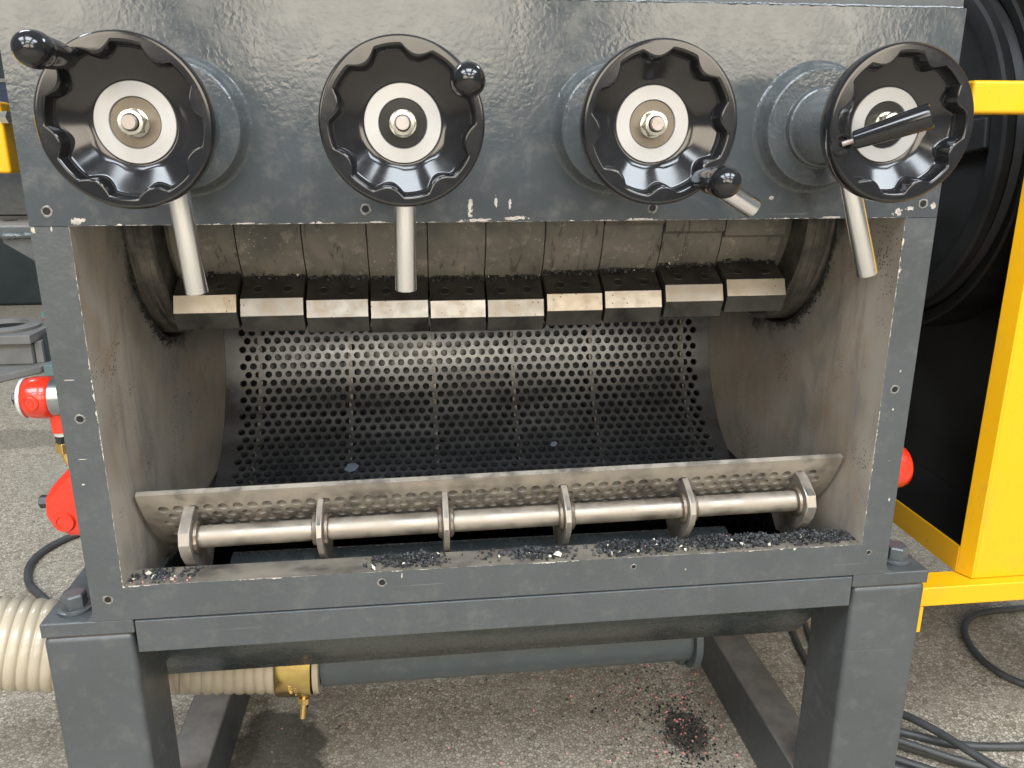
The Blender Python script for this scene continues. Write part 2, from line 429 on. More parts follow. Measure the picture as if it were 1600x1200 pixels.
# ------------------------------------------------------------------ mesh helpers
class MB:
    def __init__(s):
        s.v, s.f, s.m = [], [], []
    def add(s, v, f, m=0):
        o = len(s.v)
        s.v += [tuple(x) for x in v]
        s.f += [tuple(i + o for i in q) for q in f]
        s.m += [m] * len(f)
        return s
    def box(s, x0, x1, y0, y1, z0, z1, m=0):
        v = [(x0, y0, z0), (x1, y0, z0), (x1, y1, z0), (x0, y1, z0), (x0, y0, z1), (x1, y0, z1), (x1, y1, z1), (x0, y1, z1)]
        return s.add(v, [(0, 3, 2, 1), (4, 5, 6, 7), (0, 1, 5, 4), (1, 2, 6, 5), (2, 3, 7, 6), (3, 0, 4, 7)], m)
    def prism(s, poly, axis, a, b, m=0, sidem=None):
        n = len(poly)
        def mk(p, t):
            if axis == 'x': return (t, p[0], p[1])
            if axis == 'y': return (p[0], t, p[1])
            return (p[0], p[1], t)
        v = [mk(p, a) for p in poly] + [mk(p, b) for p in poly]
        s.add(v, [tuple(range(n))[::-1], tuple(range(n, 2 * n))], m)
        o = len(s.v) - 2 * n
        for i in range(n):
            j = (i + 1) % n
            s.f.append((o + i, o + j, o + n + j, o + n + i))
            s.m.append(m if sidem is None else sidem[i])
        return s
    def frame(s, d):
        d = Vector(d).normalized()
        a = Vector((0, 0, 1)) if abs(d.z) < 0.9 else Vector((1, 0, 0))
        u = d.cross(a).normalized()
        return u, d.cross(u).normalized(), d
    def lathe(s, prof, o=(0, 0, 0), d=(0, 0, 1), n=32, m=0, cap0=False, cap1=False, mats=None):
        u, w, d = s.frame(d)
        o = Vector(o)
        v = []
        for r, h in prof:
            for i in range(n):
                t = 2 * pi * i / n
                v.append(o + d * h + (u * cos(t) + w * sin(t)) * r)
        k = len(prof)
        base = len(s.v)
        s.v += [tuple(x) for x in v]
        for j in range(k - 1):
            for i in range(n):
                i2 = (i + 1) % n
                s.f.append((base + j * n + i, base + j * n + i2, base + (j + 1) * n + i2, base + (j + 1) * n + i))
                s.m.append(mats[j] if mats else m)
        if cap0:
            s.f.append(tuple(base + i for i in range(n))[::-1]); s.m.append(m)
        if cap1:
            s.f.append(tuple(base + (k - 1) * n + i for i in range(n))); s.m.append(mats[-1] if mats else m)
        return s
    def cyl(s, p0, p1, r0, r1=None, n=24, m=0, caps=True, ch=0.0):
        r1 = r0 if r1 is None else r1
        p0, p1 = Vector(p0), Vector(p1)
        L = (p1 - p0).length
        if ch:
            prof = [(r0 - ch, 0), (r0, ch), (r1, L - ch), (r1 - ch, L)]
        else:
            prof = [(r0, 0), (r1, L)]
        return s.lathe(prof, p0, p1 - p0, n, m, caps, caps)
    def tube(s, path, r, n=12, m=0, caps=True):
        P = [Vector(p) for p in path]
        rings = []
        u = None
        for i, p in enumerate(P):
            t = (P[min(i + 1, len(P) - 1)] - P[max(i - 1, 0)]).normalized()
            if u is None:
                u, w, _ = s.frame(t)
            else:
                u = (u - t * u.dot(t)).normalized()
            w = t.cross(u)
            rr = r[i] if isinstance(r, (list, tuple)) else r
            rings.append([p + (u * cos(2 * pi * k / n) + w * sin(2 * pi * k / n)) * rr for k in range(n)])
        base = len(s.v)
        for rg in rings:
            s.v += [tuple(x) for x in rg]
        for j in range(len(P) - 1):
            for i in range(n):
                i2 = (i + 1) % n
                s.f.append((base + j * n + i, base + j * n + i2, base + (j + 1) * n + i2, base + (j + 1) * n + i)); s.m.append(m)
        if caps:
            s.f.append(tuple(base + i for i in range(n))[::-1]); s.m.append(m)
            k = base + (len(P) - 1) * n
            s.f.append(tuple(k + i for i in range(n))); s.m.append(m)
        return s
    def mesh(s, name, mats, smooth=35, fix=True):
        me = bpy.data.meshes.new(name)
        me.from_pydata(s.v, [], s.f)
        for mt in (mats if isinstance(mats, (list, tuple)) else [mats]):
            me.materials.append(mt)
        me.polygons.foreach_set('material_index', s.m)
        if fix:
            bm = bmesh.new(); bm.from_mesh(me)
            bmesh.ops.recalc_face_normals(bm, faces=bm.faces)
            bm.to_mesh(me); bm.free()
        if smooth:
            me.shade_smooth()
            me.set_sharp_from_angle(angle=radians(smooth))
        me.update()
        return me

WLOC = {}
def link(o, parent=None, loc=(0, 0, 0)):
    COL.objects.link(o)
    o.location = loc
    WLOC[o.name] = Vector(loc)
    if parent is not None:
        o.parent = parent
        o.matrix_parent_inverse = Matrix.Translation(-WLOC[parent.name])
    return o
def part(name, mb, mat, parent=None, loc=(0, 0, 0), smooth=35, bevel=0.0, fix=True, seg=2):
    me = mb if isinstance(mb, bpy.types.Mesh) else mb.mesh(name, mat, smooth, fix)
    o = bpy.data.objects.new(name, me)
    link(o, parent, loc)
    if bevel:
        b = o.modifiers.new('bevel', 'BEVEL')
        b.width = bevel; b.segments = seg; b.limit_method = 'ANGLE'; b.angle_limit = radians(40)
        b.harden_normals = True
    return o
def empty(name, loc=(0, 0, 0), parent=None):
    o = bpy.data.objects.new(name, None)
    o.empty_display_size = 0.05
    return link(o, parent, loc)
def tag(o, label=None, cat=None, group=None, kind=None):
    if label: o['label'] = label
    if cat: o['category'] = cat
    if group: o['group'] = group
    if kind: o['kind'] = kind
    return o

# ------------------------------------------------------------------ floor
ZF = -0.86
floor = part('floor', MB().box(-9, 9, -9, 11, ZF - 0.2, ZF), M_FLOOR, smooth=0)
tag(floor, 'worn speckled terrazzo workshop floor under the machine', 'floor', kind='structure')

# ------------------------------------------------------------------ the granulator
gran = empty('granulator', (0, 0.3, ZF))
tag(gran, 'dark grey plastic granulator with four black handwheels and an open cutting chamber', 'granulator')

CY, CZ = 0.31, 0.0            # rotor axis in the y-z plane
XI, XO = 0.41, 0.4444         # inner and outer faces of the side plates

# --- housing: front panel, side plates, beams
housing = part('front_panel', MB().box(-XO, XO, 0, 0.022, 0.0, 0.199), M_PANEL, gran)
hop = MB().prism([(0.0040, 0.1995), (0.0220, 0.1995), (0.0220, 0.34), (0.0040, 0.34)], 'x', -XO + 0.001, XO - 0.001)
part('hopper_front', hop, M_PAINT, gran, bevel=0.001)
wpath = [(-XO + 0.004 + i * (2 * XO - 0.008) / 200, 0.001 + 0.0006 * random.random(), 0.1993 + 0.0008 * (random.random() - 0.5)) for i in range(201)]
part('weld_seam', MB().tube(wpath, [0.0013 + 0.0005 * random.random() for _ in wpath], 8), M_BOSS, gran)

def wall_plate(sx):
    # thick side plate with the rotor bore, bare steel inside
    bm = bmesh.new()
    y0, y1, z0, z1 = 0.0, 0.62, -0.413, -0.0005
    R = 0.172
    outer = [(0.0, -0.4128), (0.62, -0.4128), (0.62, 0.199), (0.0225, 0.199), (0.0225, -0.0005), (0.0, -0.0005)]
    n = 64
    rings = {}
    for x in (sx * XI, sx * XO):
        ov = [bm.verts.new((x, a, b)) for a, b in outer]
        iv = [bm.verts.new((x, CY + R * cos(2 * pi * k / n), CZ + R * sin(2 * pi * k / n))) for k in range(n)]
        es = [bm.edges.new((ov[k], ov[(k + 1) % len(ov)])) for k in range(len(ov))] + [bm.edges.new((iv[k], iv[(k + 1) % n])) for k in range(n)]
        r = bmesh.ops.triangle_fill(bm, use_beauty=True, use_dissolve=False, edges=es, normal=(1, 0, 0))
        for g in r['geom']:
            if isinstance(g, bmesh.types.BMFace):
                g.material_index = 1 if x == sx * XI else 0
        rings[x] = (ov, iv)
    (o1, i1), (o2, i2) = rings[sx * XI], rings[sx * XO]
    for k in range(len(o1)):
        f = bm.faces.new((o1[k], o1[(k + 1) % len(o1)], o2[(k + 1) % len(o1)], o2[k])); f.material_index = 0
    for k in range(n):
        f = bm.faces.new((i1[k], i1[(k + 1) % n], i2[(k + 1) % n], i2[k])); f.material_index = 2
    bmesh.ops.recalc_face_normals(bm, faces=bm.faces)
    me = bpy.data.meshes.new('side_plate')
    bm.to_mesh(me); bm.free()
    for mt in (M_POST, M_WALL, M_DISC): me.materials.append(mt)
    me.shade_smooth(); me.set_sharp_from_angle(angle=radians(30))
    return me
for sx in (-1, 1):
    pl = part('side_plate', wall_plate(sx), None, gran)
    part('bearing_cover', MB().lathe([(0.19, 0.0), (0.19, 0.012), (0.10, 0.014), (0.10, 0.05), (0.05, 0.052)], (sx * (XO + 0.0005), CY, CZ), (sx, 0, 0), 48, cap0=True, cap1=True), M_PAINT, pl)
beam = part('lower_beam', MB().box(-XI + 0.00005, XI - 0.00005, 0.0, 0.036, -0.4128, -0.373, 0), [M_BEAM, M_SILL], gran)
me = beam.data
for p in me.polygons:
    if p.normal.z > 0.5 or p.normal.y > 0.5: p.material_index = 1
part('back_plate', MB().box(-XO, XO, 0.6205, 0.64, -0.41, 0.199), M_PAINT, gran)
part('top_plate', MB().box(-XI + 0.001, XI - 0.001, 0.0235, 0.6195, 0.182, 0.197), M_PAINT, gran)

# --- feet with bolts
def foot(sx):
    # flange outside the side plate, with a rounded inside corner
    mb = MB()
    x0, x1 = sx * 0.4052, sx * 0.5005
    mb.box(min(x0, x1), max(x0, x1), 0.0006, 0.14, -0.430, -0.4131)
    return mb
for sx in (-1, 1):
    f = part('foot_flange', foot(sx), M_BEAM, gran, bevel=0.0018)
    cxx = sx * 0.4525
    fr = 0.014
    pts = [(XO + 0.0003, -0.4130)] + [(XO + 0.0003 + fr - fr * sin(t), -0.4130 + fr - fr * cos(t)) for t in [k * pi / 2 / 8 for k in range(9)]]
    part('fillet', MB().prism([(sx * a, b) for a, b in pts], 'y', 0.001, 0.006), M_BEAM, f)
    bx, by = sx * 0.4745, 0.030
    bl = part('foot_bolt', MB().lathe([(0.0, 0.0), (0.0135, 0.0), (0.0135, 0.0135), (0.0118, 0.0155), (0.0, 0.0157)], (0, 0, 0), (0, 0, 1), 6), M_BOLTP, gran, (bx, by, -0.4085), smooth=20, bevel=0.0006)
    part('washer', MB().lathe([(0.0, -0.0045), (0.0178, -0.0045), (0.0182, -0.0038), (0.0182, -0.0016), (0.0150, -0.0008), (0.0148, 0.0), (0.0, 0.0)], (0, 0, 0), (0, 0, 1), 32), M_BOLTP, bl, (bx, by, -0.4085))

# --- tapped holes along the frame
hx = [(-0.4272, 0.0135), (-0.1395, 0.013), (0.1412, 0.012), (0.427, 0.0138), (-0.4267, -0.187), (0.4242, -0.1857), (0.4197, -0.384), (-0.1416, -0.3861), (0.1392, -0.3848), (-0.4272, -0.3875)]
for k, (x, z) in enumerate(hx):
    rr = 0.0038 if k not in (6, 8) else 0.0026
    mb = MB()
    n = 20
    jit = [1 + 0.25 * random.random() for _ in range(n)]
    v = []
    for ring, (r, y) in enumerate(((1.25, -0.0002), (1.05, -0.0006), (0.95, -0.0003), (0.85, 0.0))):
        for i in range(n):
            j = jit[i] if ring == 0 else 1
            v.append((r * j * rr * cos(2 * pi * i / n), y, r * j * rr * sin(2 * pi * i / n)))
    fs = []
    for a in range(3):
        for i in range(n):
            fs.append((a * n + i, a * n + (i + 1) % n, (a + 1) * n + (i + 1) % n, (a + 1) * n + i))
    mb.add(v, fs, 0)
    mb.add([(0.86 * rr * cos(2 * pi * i / n), -0.0003, 0.86 * rr * sin(2 * pi * i / n)) for i in range(n)], [tuple(range(n))], 1)
    part('tapped_hole', mb, [M_PRIMER, M_DARK], gran, (x, -0.0002, z), fix=False)

# --- stand: legs, beam, rails
stand = part('stand', MB().box(-0.4035, 0.4035, -0.0012, 0.06, -0.4527, -0.4146), M_BEAM, gran, bevel=0.0010)
for sx in (-1, 1):
    a, b = sorted((sx * 0.408, sx * 0.5))
    part('leg', MB().box(a, b, 0.001, 0.093, ZF + 0.012, -0.4305), M_PAINT, stand, bevel=0.007, seg=3)
    part('leg', MB().box(a, b, 0.58, 0.66, ZF + 0.012, -0.4305), M_PAINT, stand, bevel=0.007, seg=3)
    a, b = sorted((sx * 0.408, sx * 0.468))
    part('floor_rail', MB().box(a, b, 0.0935, 0.5795, ZF + 0.0, -0.768), M_PAINT, stand, bevel=0.004, seg=2)
    a, b = sorted((sx * 0.40, sx * 0.508))
    part('foot_plate', MB().box(a, b, -0.008, 0.10, ZF, ZF + 0.0115), M_PAINT, stand, bevel=0.001)
    part('side_rail', MB().box(min(sx * 0.412, sx * 0.49), max(sx * 0.412, sx * 0.49), 0.0935, 0.5795, -0.50, -0.4305), M_PAINT, stand, bevel=0.003)
part('rear_rail', MB().box(-0.407, 0.407, 0.59, 0.65, -0.50, -0.4305), M_PAINT, stand, bevel=0.003)

# --- collecting trough below the chamber with its suction pipe
tp = [(0.0385, -0.44), (0.06, -0.49), (0.12, -0.566), (0.19, -0.60), (0.34, -0.605), (0.44, -0.56), (0.55, -0.47), (0.60, -0.42)]
tin = [(y + dy, z + 0.006) for (y, z), dy in zip(tp, (0.004, 0.005, 0.004, 0.002, -0.001, -0.004, -0.005, -0.004))]
trough = part('trough', MB().prism(tp + tin[::-1], 'x', -0.452, 0.402), M_TROUGH, gran, smooth=50)
for sx in (-1, 1):
    a, b = (-0.4565, -0.4525) if sx < 0 else (0.4025, 0.4065)
    part('trough_end', MB().prism(tp, 'x', a, b), M_TROUGH, trough)
part('inner_tube', MB().cyl((-0.33, 0.135, -0.434), (0.30, 0.135, -0.434), 0.022, n=32), M_TROUGH, trough)
suction = part('suction_pipe', MB().cyl((-0.245, 0.24, -0.632), (0.292, 0.24, -0.632), 0.045, n=48), M_PIPE, gran)
part('pipe_flange', MB().lathe([(0.0, 0.0), (0.056, 0.0), (0.056, 0.010), (0.0, 0.010)], (0.2925, 0.24, -0.632), (1, 0, 0), 40), M_PIPE, suction, smooth=30)
part('flange_tab', MB().prism([(0.212, -0.66), (0.268, -0.66), (0.256, -0.684), (0.24, -0.694), (0.224, -0.684)], 'x', 0.282, 0.2915), M_PIPE, suction, bevel=0.003)

# --- side walls reach down; screen, ribs, hood
def perf(C, Rf, th, a0, a1, x0, x1, nx, p, hr, v_off, side, name):
    """perforated arc sheet. face radius Rf, back radius Rf+side*th; a0..a1 degrees, rows of holes from arc length v_off"""
    mb = MB()
    h = p * 0.866
    A0, A1 = radians(a0), radians(a1)
    sgn = 1 if A1 > A0 else -1
    L = abs(A1 - A0) * Rf
    nr = int((L - 2 * v_off) / h)
    v0 = (L - nr * h) / 2 if v_off is None else v_off
    def mp(u, v, w):
        a = A0 + sgn * v / Rf
        r = Rf + side * w
        return (u, C[0] + r * cos(a), C[1] + r * sin(a))
    xs = -nx * p / 2 - p / 4 + (x0 + x1) / 2
    def quad(u0, u1, va, vb, div=1):
        k = max(1, int(round((vb - va) / 0.012)))
        for q in range(k):
            c, d = va + (vb - va) * q / k, va + (vb - va) * (q + 1) / k
            mb.add([mp(u0, c, 0), mp(u1, c, 0), mp(u1, d, 0), mp(u0, d, 0)], [(0, 1, 2, 3)])
            mb.add([mp(u0, c, th), mp(u1, c, th), mp(u1, d, th), mp(u0, d, th)], [(3, 2, 1, 0)])
    quad(x0, x1, 0, v0)
    quad(x0, x1, v0 + nr * h, L)
    bd = []
    for i in range(4): bd.append((-1 + i * 0.5, -1))
    for i in range(4): bd.append((1, -1 + i * 0.5))
    for i in range(4): bd.append((1 - i * 0.5, 1))
    for i in range(4): bd.append((-1, 1 - i * 0.5))
    N = len(bd)
    for r in range(nr):
        off = (p / 2) * (r % 2)
        va = v0 + r * h
        quad(x0, xs + off, va, va + h)
        quad(xs + off + nx * p, x1, va, va + h)
        for i in range(nx):
            cu, cv = xs + off + (i + 0.5) * p, va + h / 2
            hj = hr * (1 + 0.03 * (random.random() - 0.5))
            vv = []
            for w in (0, th):
                for bx, by in bd:
                    vv.append(mp(cu + bx * p / 2, cv + by * h / 2, w))
                for bx, by in bd:
                    a = math.atan2(by * h, bx * p)
                    vv.append(mp(cu + hj * cos(a), cv + hj * sin(a), w))
            ff = []
            for k in range(N):
                k2 = (k + 1) % N
                ff.append((k, k2, N + k2, N + k))
                ff.append((N + k, N + k2, 3 * N + k2, 3 * N + k))
                ff.append((2 * N + k, 3 * N + k, 3 * N + k2, 2 * N + k2))
            mb.add(vv, ff)
    # rims
    for u in (x0, x1):
        k = 24
        for q in range(k):
            c, d = L * q / k, L * (q + 1) / k
            mb.add([mp(u, c, 0), mp(u, d, 0), mp(u, d, th), mp(u, c, th)], [(0, 1, 2, 3)])
    for v in (0, L):
        mb.add([mp(x0, v, 0), mp(x1, v, 0), mp(x1, v, th), mp(x0, v, th)], [(0, 1, 2, 3)])
    return mb
SC, SR = (0.3146, -0.2088), 0.2278
def weld_mesh(mb, name, mat):
    me = bpy.data.meshes.new(name)
    me.from_pydata(mb.v, [], mb.f)
    me.materials.append(mat)
    bm = bmesh.new(); bm.from_mesh(me)
    bmesh.ops.remove_doubles(bm, verts=bm.verts, dist=1e-5)
    bm.to_mesh(me); bm.free()
    me.shade_smooth(); me.set_sharp_from_angle(angle=radians(40))
    return me
scr = part('back_screen', weld_mesh(perf(SC, SR, 0.007, 8, -112, -0.4095, 0.4095, 48, 0.01605, 0.0056, 0.012, 1, 'back_screen'), 'back_screen', M_SCREEN), None, gran)
for x in (-0.3555, -0.2087, -0.0706, 0.0645, 0.2007, 0.3629):
    poly = []
    for k in range(21):
        a = radians(6 - k * 78 / 20)
        poly.append((SC[0] + (SR + 0.0075) * cos(a), SC[1] + (SR + 0.0075) * sin(a)))
    for k in range(20, -1, -1):
        a = radians(6 - k * 78 / 20)
        poly.append((SC[0] + (SR + 0.045) * cos(a), SC[1] + (SR + 0.045) * sin(a)))
    part('support_rib', MB().prism(poly, 'x', x - 0.003, x + 0.003), M_RIB, scr)
part('screen_hood', MB().prism([(SC[0] + (SR + 0.05) * cos(radians(6 - k * 4.2)), SC[1] + (SR + 0.05) * sin(radians(6 - k * 4.2))) for k in range(20)] + [(SC[0] + (SR + 0.054) * cos(radians(6 - k * 4.2)), SC[1] + (SR + 0.054) * sin(radians(6 - k * 4.2))) for k in range(19, -1, -1)], 'x', -0.405, 0.405), M_TROUGH, scr)

# --- the swung-down screen door with its tube and brackets
DC, DR = (0.274, -0.196), 0.242
door = part('screen_door', weld_mesh(perf(DC, DR, 0.0065, 204, 283, -0.4050, 0.4050, 48, 0.01605, 0.0057, 0.0185, -1, 'screen_door'), 'screen_door', M_DOOR), None, gran)
part('tube', MB().cyl((-0.350, 0.05, -0.3455), (0.356, 0.05, -0.3455), 0.0122, n=32), M_TUBE, door)
bp = [(0.068, -0.312), (0.050, -0.3185), (0.030, -0.331), (0.0255, -0.344), (0.030, -0.359), (0.044, -0.378), (0.062, -0.402), (0.10, -0.409), (0.122, -0.390), (0.095, -0.362), (0.078, -0.336)]
for x, t in ((-0.3525, 0.0125), (-0.2096, 0.007), (-0.0697, 0.007), (0.069, 0.0075), (0.2146, 0.0075), (0.3575, 0.0125)):
    br = part('bracket', MB().prism(bp, 'x', x - t / 2, x + t / 2), M_BRACKET, door, bevel=0.0012)
    for sx in (-1, 1):
        if abs(x + sx * 0.01) > 0.36: continue
        ring = []
        for k in range(25):
            a = 2 * pi * k / 24
            rr = 0.0140 + 0.0006 * random.random()
            ring.append((x + sx * (t / 2 + 0.0018), 0.05 + rr * cos(a), -0.3455 + rr * sin(a)))
        part('weld_bead', MB().tube(ring, [0.0032 + 0.0012 * random.random() for _ in ring], 8, caps=False), M_WELD, br)

door.rotation_euler = (0, -0.011, 0)      # the flap hangs a little crooked
door.location = (-0.0034, 0, 0.0045)

# --- rotor with ten staggered knives
rotor = part('rotor', MB().cyl((-0.43, CY, CZ), (0.43, CY, CZ), 0.118, n=64), M_ROTOR, gran)
for sx in (-1, 1):
    part('end_disc', MB().lathe([(0.02, 0), (0.160, 0), (0.166, 0.006), (0.166, 0.058), (0.02, 0.058)], (sx * 0.3795 if sx > 0 else sx * 0.3825, CY, CZ), (sx, 0, 0), 96), M_DISC, rotor)
prof = [(0.215, -0.087), (0.1808, -0.1105), (0.1761, -0.1310), (0.1890, -0.1512), (0.232, -0.140), (0.245, -0.100)]
def rot2(p, deg):
    a = radians(deg); y, z = p[0] - CY, p[1] - CZ
    return (CY + y * cos(a) - z * sin(a), CZ + y * sin(a) + z * cos(a))
STAG = [-6.3, -3.9, -2.2, -0.9, -0.2, 0.0, -3.0, -4.0, -7.0, -9.4]
KX = [-0.3755, -0.3018, -0.2262, -0.1508, -0.0792, -0.0092, 0.0632, 0.1352, 0.2098, 0.2862, 0.3645]
for i in range(10):
    xa, xb = KX[i] + 0.0012, KX[i + 1] - 0.0016
    d = STAG[i]
    # rotor segment: ring with a rising back behind the knife
    pts = []
    for k in range(144):
        a = 2 * pi * k / 144
        rel = (math.degrees(a) - (222.5 + d)) % 360
        r = 0.1295
        if 230 < rel < 332: r = 0.1295
        if rel > 290:
            r = 0.1295
        if 8 < rel < 60: r = 0.135 - 0.010 * (rel - 8) / 52
        if i in (7, 8, 9) and 120 < math.degrees(a) < (0, 0, 0, 0, 0, 0, 0, 189, 193, 195.5)[i]: r = 0.1365
        pts.append((CY + r * cos(a), CZ + r * sin(a)))
    seg = part('rotor_segment', MB().prism(pts, 'x', xa - 0.0006, xb + 0.0008), M_ROTOR, rotor, smooth=30)
    # older knife seat further up the rotor
    old = [rot2(q, d - 32) for q in [(0.228, -0.098), (0.2085, -0.095), (0.2100, -0.118), (0.236, -0.128)]]
    kn = MB()
    pp = [rot2(q, d) for q in prof]
    kn.prism(pp, 'x', xa, xb, 0, [0, 1, 2, 0, 0, 0])
    # bolt recesses on the top face
    t = Vector((0, pp[1][0] - pp[0][0], pp[1][1] - pp[0][1])); tn = t.normalized()
    nrm = Vector((0, tn.z, -tn.y))
    if nrm.y > 0: nrm = -nrm
    for fx in (0.27, 0.73):
        c = Vector((xa + (xb - xa) * fx, pp[0][0], pp[0][1])) + t * 0.60
        kn.lathe([(0.0075, -0.001), (0.0070, 0.0011), (0.0052, 0.0012), (0.0048, 0.0004), (0.0, 0.0004)], c, nrm, 20, 0, mats=[0, 1 if False else 0, 0, 3])
    part('knife', kn, [M_SEAT, M_BEVEL, M_FACE, M_DARK], rotor, smooth=30, bevel=0.0005)

# --- rubber crumbs
def crumbs(name, items, mats):
    mb = MB()
    for (x, y, z, s, m) in items:
        v = []
        base = [(1, 0, 0), (-1, 0, 0), (0, 1, 0), (0, -1, 0), (0, 0, 1), (0, 0, -1)]
        R = Matrix.Rotation(random.random() * 6.3, 3, 'Z') @ Matrix.Rotation(random.random() * 6.3, 3, 'X')
        sx, sy, sz = (0.5 + random.random() * 0.8 for _ in range(3))
        for b in base:
            q = R @ Vector((b[0] * sx * (0.6 + 0.7 * random.random()), b[1] * sy * (0.6 + 0.7 * random.random()), b[2] * sz * (0.6 + 0.7 * random.random())))
            v.append((x + q.x * s, y + q.y * s, z + q.z * s))
        mb.add(v, [(0, 2, 4), (2, 1, 4), (1, 3, 4), (3, 0, 4), (2, 0, 5), (1, 2, 5), (3, 1, 5), (0, 3, 5)], m)
    return part(name, mb, mats, None, smooth=0, fix=False)
GM = [M_GRAN, M_GRANG, M_GRANW, M_GRANP]
def pick(w=0.02, p=0.004):
    r = random.random()
    return 2 if r < w else 3 if r < w + p else 1 if r < 0.3 else 0
def gauss_den(x, spans):
    d = 0
    for a, b, h in spans:
        if a <= x <= b:
            t = min((x - a), (b - x)) / 0.03
            d = max(d, h * min(1, t))
    return d
items = []
spans = [(-0.163, -0.065, 0.75), (-0.06, -0.045, 0.4), (0.0, 0.085, 0.7), (0.085, 0.41, 0.95), (-0.415, -0.36, 0.8), (-0.37, -0.33, 0.25), (-0.04, 0.02, 0.25)]
while len(items) < 3000:
    x = random.uniform(-0.408, 0.408)
    d = gauss_den(x, spans) * (0.6 + 0.4 * sin(x * 83) * sin(x * 31 + 1))
    if random.random() > d: continue
    yy = random.betavariate(2.2, 1.6) * 0.033 + 0.002
    prof_h = 0.008 * d * (1 - ((yy - 0.022) / 0.022) ** 2)
    items.append((x, yy, -0.3722 + max(0, prof_h) * random.random(), random.choice((0.0011, 0.0014, 0.0018, 0.0024, 0.0028)), pick(0.004, 0.001)))
for (x, y, s) in ((-0.150, 0.004, 0.0035), (-0.118, 0.010, 0.003), (-0.085, 0.018, 0.003), (0.055, 0.012, 0.0045), (0.045, 0.008, 0.003), (0.125, 0.010, 0.003), (0.146, 0.008, 0.003), (0.27, 0.012, 0.0035), (0.30, 0.006, 0.003), (0.345, 0.02, 0.0035), (0.20, 0.006, 0.0025), (-0.39, 0.02, 0.003), (0.115, 0.006, 0.003), (-0.012, 0.014, 0.0025)):
    items.append((x, y, -0.3700, s, 2))
for _ in range(60):
    items.append((random.uniform(-0.407, -0.345), random.uniform(0.002, 0.02), -0.3722, random.uniform(0.0008, 0.002), random.choice((2, 1, 3, 1, 0))))
sg = crumbs('sill_granules', items, GM)
tag(sg, 'black rubber crumbs with cream chips lying along the opening sill', 'granules', kind='stuff')
items = []
for i in range(10):
    d = STAG[i]
    w = (0.35, 0.6, 0.9, 0.5, 1.0, 1.0, 1.1, 1.2, 0.8, 0.5)[i]
    for _ in range(int(150 * w)):
        x = random.uniform(KX[i] + 0.002, KX[i + 1] - 0.002)
        f = random.random() ** 1.8
        y, z = rot2((0.2165 - 0.010 * f, -0.0865 - 0.005 * f), d)
        items.append((x, y, z + 0.0015 + 0.004 * random.random() * (1 - f), random.choice((0.001, 0.0016, 0.0022, 0.003)), pick(0.02, 0)))
for sx in (-1, 1):
    for _ in range(300):
        a = radians(random.triangular(190, 262, 240 if sx < 0 else 225))
        rr = 0.1735 + abs(random.gauss(0, 0.0045))
        items.append((sx * (XI - 0.0006), CY + rr * cos(a), CZ + rr * sin(a), random.choice((0.0006, 0.0009, 0.0013, 0.0018)), 0 if random.random() < 0.93 else 1))
rg = crumbs('rotor_granules', items, GM)
tag(rg, 'black rubber crumbs caught behind the rotor knives and round the rotor bores', 'granules', kind='stuff')
items = []
for _ in range(900):
    g = random.random()
    if g < 0.6:
        x, y = random.gauss(0.325, 0.022), random.gauss(0.285, 0.045)
    elif g < 0.85:
        x, y = random.gauss(0.30, 0.06), random.gauss(0.33, 0.08)
    else:
        x, y = random.gauss(0.22, 0.13), random.gauss(0.40, 0.13)
    if x > 0.40: continue
    items.append((x, y, ZF + 0.0015, random.choice((0.0012, 0.0018, 0.0026)), 3 if random.random() < (0.1 if g < 0.6 else 0.4) else 0))
for _ in range(160):
    items.append((random.uniform(-0.35, 0.38), random.uniform(0.15, 0.6), ZF + 0.0012, random.uniform(0.0008, 0.002), random.choice((0, 0, 3, 2))))
for _ in range(220):
    items.append((random.uniform(-2.5, 2.0), random.uniform(0.2, 3.0), ZF + 0.0015, random.uniform(0.001, 0.003), random.choice((0, 0, 1))))
fg = crumbs('floor_granules', items, GM)
tag(fg, 'pink and black plastic crumbs scattered on the floor below the machine', 'granules', kind='stuff')
# three torn film scraps on the screen
for k, (aa, x, s) in enumerate(((-66, -0.205, 0.011), (-74, -0.162, 0.006), (-58, 0.12, 0.006))):
    a = radians(aa)
    c = Vector((x, SC[0] + (SR - 0.003) * cos(a), SC[1] + (SR - 0.003) * sin(a)))
    e1 = Vector((1, 0, 0)); e2 = Vector((0, -sin(a), cos(a))); e3 = Vector((0, -cos(a), -sin(a)))
    out = [(-1, -0.4), (-0.3, -0.9), (0.6, -0.6), (1.1, 0.2), (0.5, 0.9), (-0.5, 0.7)]
    v = [c + e1 * p * s + e2 * q * s + e3 * (0.0006 + 0.002 * random.random()) for p, q in out]
    v += [p + e3 * 0.0007 for p in v]
    n = 6
    mb = MB().add(v, [tuple(range(n))[::-1], tuple(range(n, 2 * n))] + [(i, (i + 1) % n, n + (i + 1) % n, n + i) for i in range(n)])
    o = part('film_scrap', mb, M_FILM)
    tag(o, ('largest blue grey film scrap lying on the left of the back screen', 'small blue grey film scrap just below the largest scrap, near the door edge', 'small film scrap on the back screen right of its middle')[k], 'film scrap', 'film scraps on the screen')

